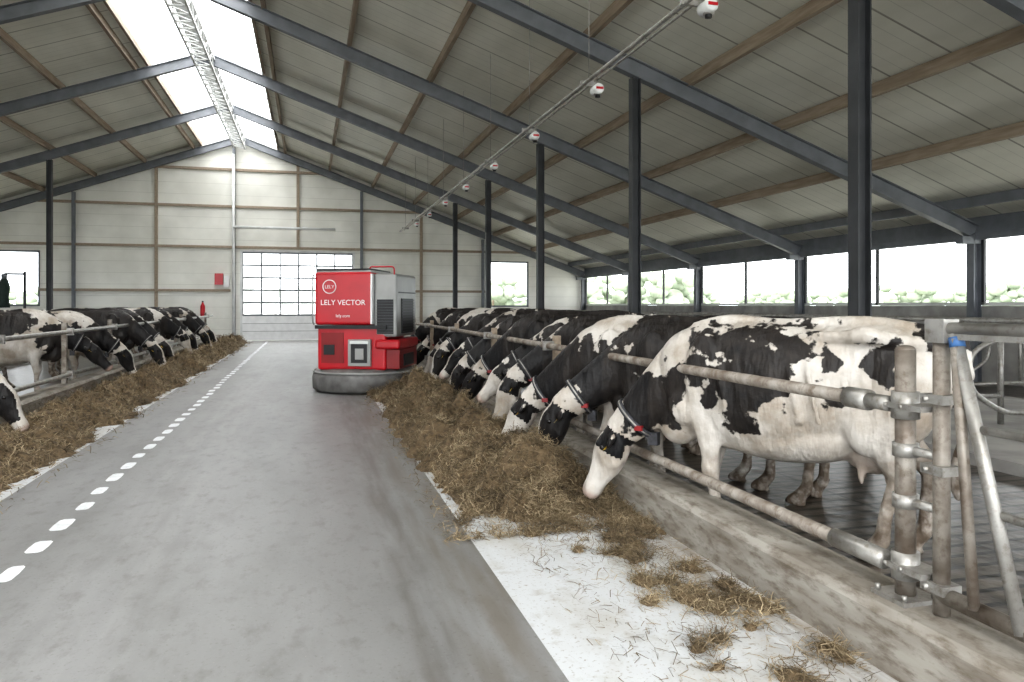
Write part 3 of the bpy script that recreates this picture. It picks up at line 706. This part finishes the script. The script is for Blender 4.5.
def strands(me_name,gen,n,parent):
    vs=[];fs=[];rn=[]
    for i in range(n):
        x,y,z,sc=gen()
        L=random.uniform(.03,.12)*sc**.5; wd=random.uniform(.0013,.0030)*sc; a=random.uniform(0,2*math.pi); el=random.gauss(.15,.4)
        dx=math.cos(a)*math.cos(el);dy=math.sin(a)*math.cos(el);dz=math.sin(el)
        px=-math.sin(a)*wd;py=math.cos(a)*wd
        o=len(vs); c=random.uniform(-.03,.03)
        z=max(z,.004)
        z2=max(z+dz*L*.5+.01,.004); z3=max(z+dz*L+c*.3,.003)
        vs+=[(x-px,y-py,z),(x+px,y+py,z),(x+dx*L*.5+c-px,y+dy*L*.5-c-py,z2),(x+dx*L*.5+c+px,y+dy*L*.5-c+py,z2+wd),(x+dx*L-px,y+dy*L-py,z3),(x+dx*L+px,y+dy*L+py,z3)]
        fs+=[(o,o+1,o+3,o+2),(o+2,o+3,o+5,o+4)]
        r=random.random()*.6+.4*(.5+noise.noise(Vector((x*3,y*3,1.7))))+.25*noise.noise(Vector((x*11,y*11,3))); r=min(1,max(0,r)); rn+=[r]*6
    me=bpy.data.meshes.new(me_name); me.from_pydata(vs,[],fs); me.materials.append(M['straw'])
    a=me.attributes.new('rnd','FLOAT','POINT'); a.data.foreach_set('value',np.array(rn,dtype=np.float32))
    o=bpy.data.objects.new(me_name,me); COL.objects.link(o); o.parent=parent; return o
b,hf=hay_pile(1.12,2.42,5.30,34,.34,3.3,1); hr=b.obj('hay_pile')
def gen():
    for _ in range(50):
        y=5.0+28*random.random()**2.6; x=random.uniform(.90,2.40); h=hf(x,y)
        if h>-.01 or random.random()<.06: return x,y,max(h,0)+.004,1+max(0,(y-6))*.10
    return x,y,.004,1
strands('straw_strands',gen,65000,hr)
b,hf2=hay_pile(-3.75,-2.50,4.0,34,.24,9.1,-1); hl=b.obj('hay_pile')
def gen2():
    for _ in range(50):
        y=4.5+29*random.random()**1.8; x=random.uniform(-3.73,-2.25); h=hf2(x,y)
        if h>-.01 or random.random()<.05: return x,y,max(h,0)+.004,1+max(0,(y-6))*.10
    return x,y,.004,1
strands('straw_strands',gen2,45000,hl)
cl=[(1.99,4.43,.13),(1.89,4.0,.09),(2.2,4.1,.10),(2.01,3.7,.13),(1.80,3.17,.10),(2.31,3.49,.12),(1.97,2.82,.10),(2.31,2.92,.10),(2.3,4.95,.18),(1.74,2.93,.06),(2.05,4.8,.11),(2.27,3.8,.06),(1.5,5.0,.11),(2.12,3.25,.05),(1.7,4.6,.05),(1.75,3.7,.05),(2.1,4.6,.07)]
def dens(x,y):
    q=.16+.35*noise.noise(Vector((x*2.6,y*1.9,11)))+.42*noise.noise(Vector((x*9,y*7,5)))
    q+=.05*(x-1.95)/.4
    q-=max(0,(1.7-x))*.5
    for cx,cy,r in cl:
        ax=x-cx+.06*noise.noise(Vector((x*9,y*9,cx*5))); ay=y-cy+.06*noise.noise(Vector((x*9,y*9,cy*7+3)))
        dd=(ax/r)**2+(ay/(r*1.2))**2
        if dd<9: q+=.80*math.exp(-dd*.75)
    if y>4.85: q+=(y-4.85)*1.0
    return q
b=MB(); gx,gy=70,190; vs=[];Hh=[]
for i in range(gy+1):
    for j in range(gx+1):
        x=1.35+1.06*j/gx; y=2.5+3.1*i/gy
        q=dens(x,y); h=-.006 if q<.68 else min(.035,(q-.68)*.10)+.010*noise.noise(Vector((x*30,y*30,2)))
        Hh.append(h); vs.append((x,y,h))
fs=[]
for i in range(gy):
    for j in range(gx):
        a=i*(gx+1)+j
        if max(Hh[a],Hh[a+1],Hh[a+gx+1],Hh[a+gx+2])>0: fs.append((a,a+1,a+gx+2,a+gx+1))
b.add(vs,fs,'hay',True); so=b.obj('scattered_hay')
def gen3():
    for _ in range(600):
        x=random.uniform(1.3,2.38); y=random.uniform(2.5,5.6); q=dens(x,y)
        if random.random()<(1.0 if q>.68 else (max(0,(q-.30))*.9+.022)):
            return x,y,(.004 if q<.68 else min(.035,(q-.68)*.10)*random.random()+.006),.72
    return x,y,.004,.8
strands('straw_strands',gen3,12000,so)

# ------------------------------------------------------------ outside
def trees(name,pts):
    b=MB(); r=random.Random(4)
    for (x,y,h) in pts:
        b.cyl((x,y,-.15),(x,y,h*.4),.2,'wood',8)
        for k in range(16):
            q=h*.17*r.uniform(.6,1.2); b.ell((x+r.uniform(-1,1)*h*.42,y+r.uniform(-1,1)*h*.42,h*r.uniform(.12,.85)),(q*1.2,q*1.2,q*.9),'leaf',8,6)
    b.obj(name)
pts=[(random.uniform(84,104),y+random.uniform(-1,1),random.uniform(3.4,6.2)) for y in range(0,240,3)]
pts+=[(x,random.uniform(115,130),random.uniform(4,8)) for x in range(-60,70,5)]
trees('tree_row',pts)

# ------------------------------------------------------------ light
w=bpy.data.worlds.new('overcast_sky'); scene.world=w; w.use_nodes=True; nt=w.node_tree; bg=nt.nodes['Background']
tc=nt.nodes.new('ShaderNodeTexCoord'); sp=nt.nodes.new('ShaderNodeSeparateXYZ'); cr=nt.nodes.new('ShaderNodeValToRGB')
cr.color_ramp.elements[0].position=.0; cr.color_ramp.elements[0].color=(.88,.93,.97,1); cr.color_ramp.elements[1].position=.6; cr.color_ramp.elements[1].color=(1,.99,.97,1)
nt.links.new(tc.outputs['Generated'],sp.inputs[0]); nt.links.new(sp.outputs[2],cr.inputs[0]); nt.links.new(cr.outputs[0],bg.inputs[0]); bg.inputs[1].default_value=5.3
sun=bpy.data.lights.new('sun','SUN'); sun.energy=1.0; sun.angle=math.radians(25); so_=bpy.data.objects.new('sun',sun); COL.objects.link(so_); so_.rotation_euler=(math.radians(50),math.radians(10),math.radians(-20))

cam=bpy.data.cameras.new('camera'); co=bpy.data.objects.new('camera',cam); COL.objects.link(co); scene.camera=co
co.location=(0,0,1.6); co.rotation_euler=(math.radians(90),0,math.radians(-15.2)); cam.lens=26.37; cam.sensor_width=36; cam.shift_y=-36/1024; cam.clip_end=600
scene.view_settings.view_transform='Standard'
try: scene.view_settings.look='Medium High Contrast'
except Exception: pass
scene.view_settings.exposure=0.0
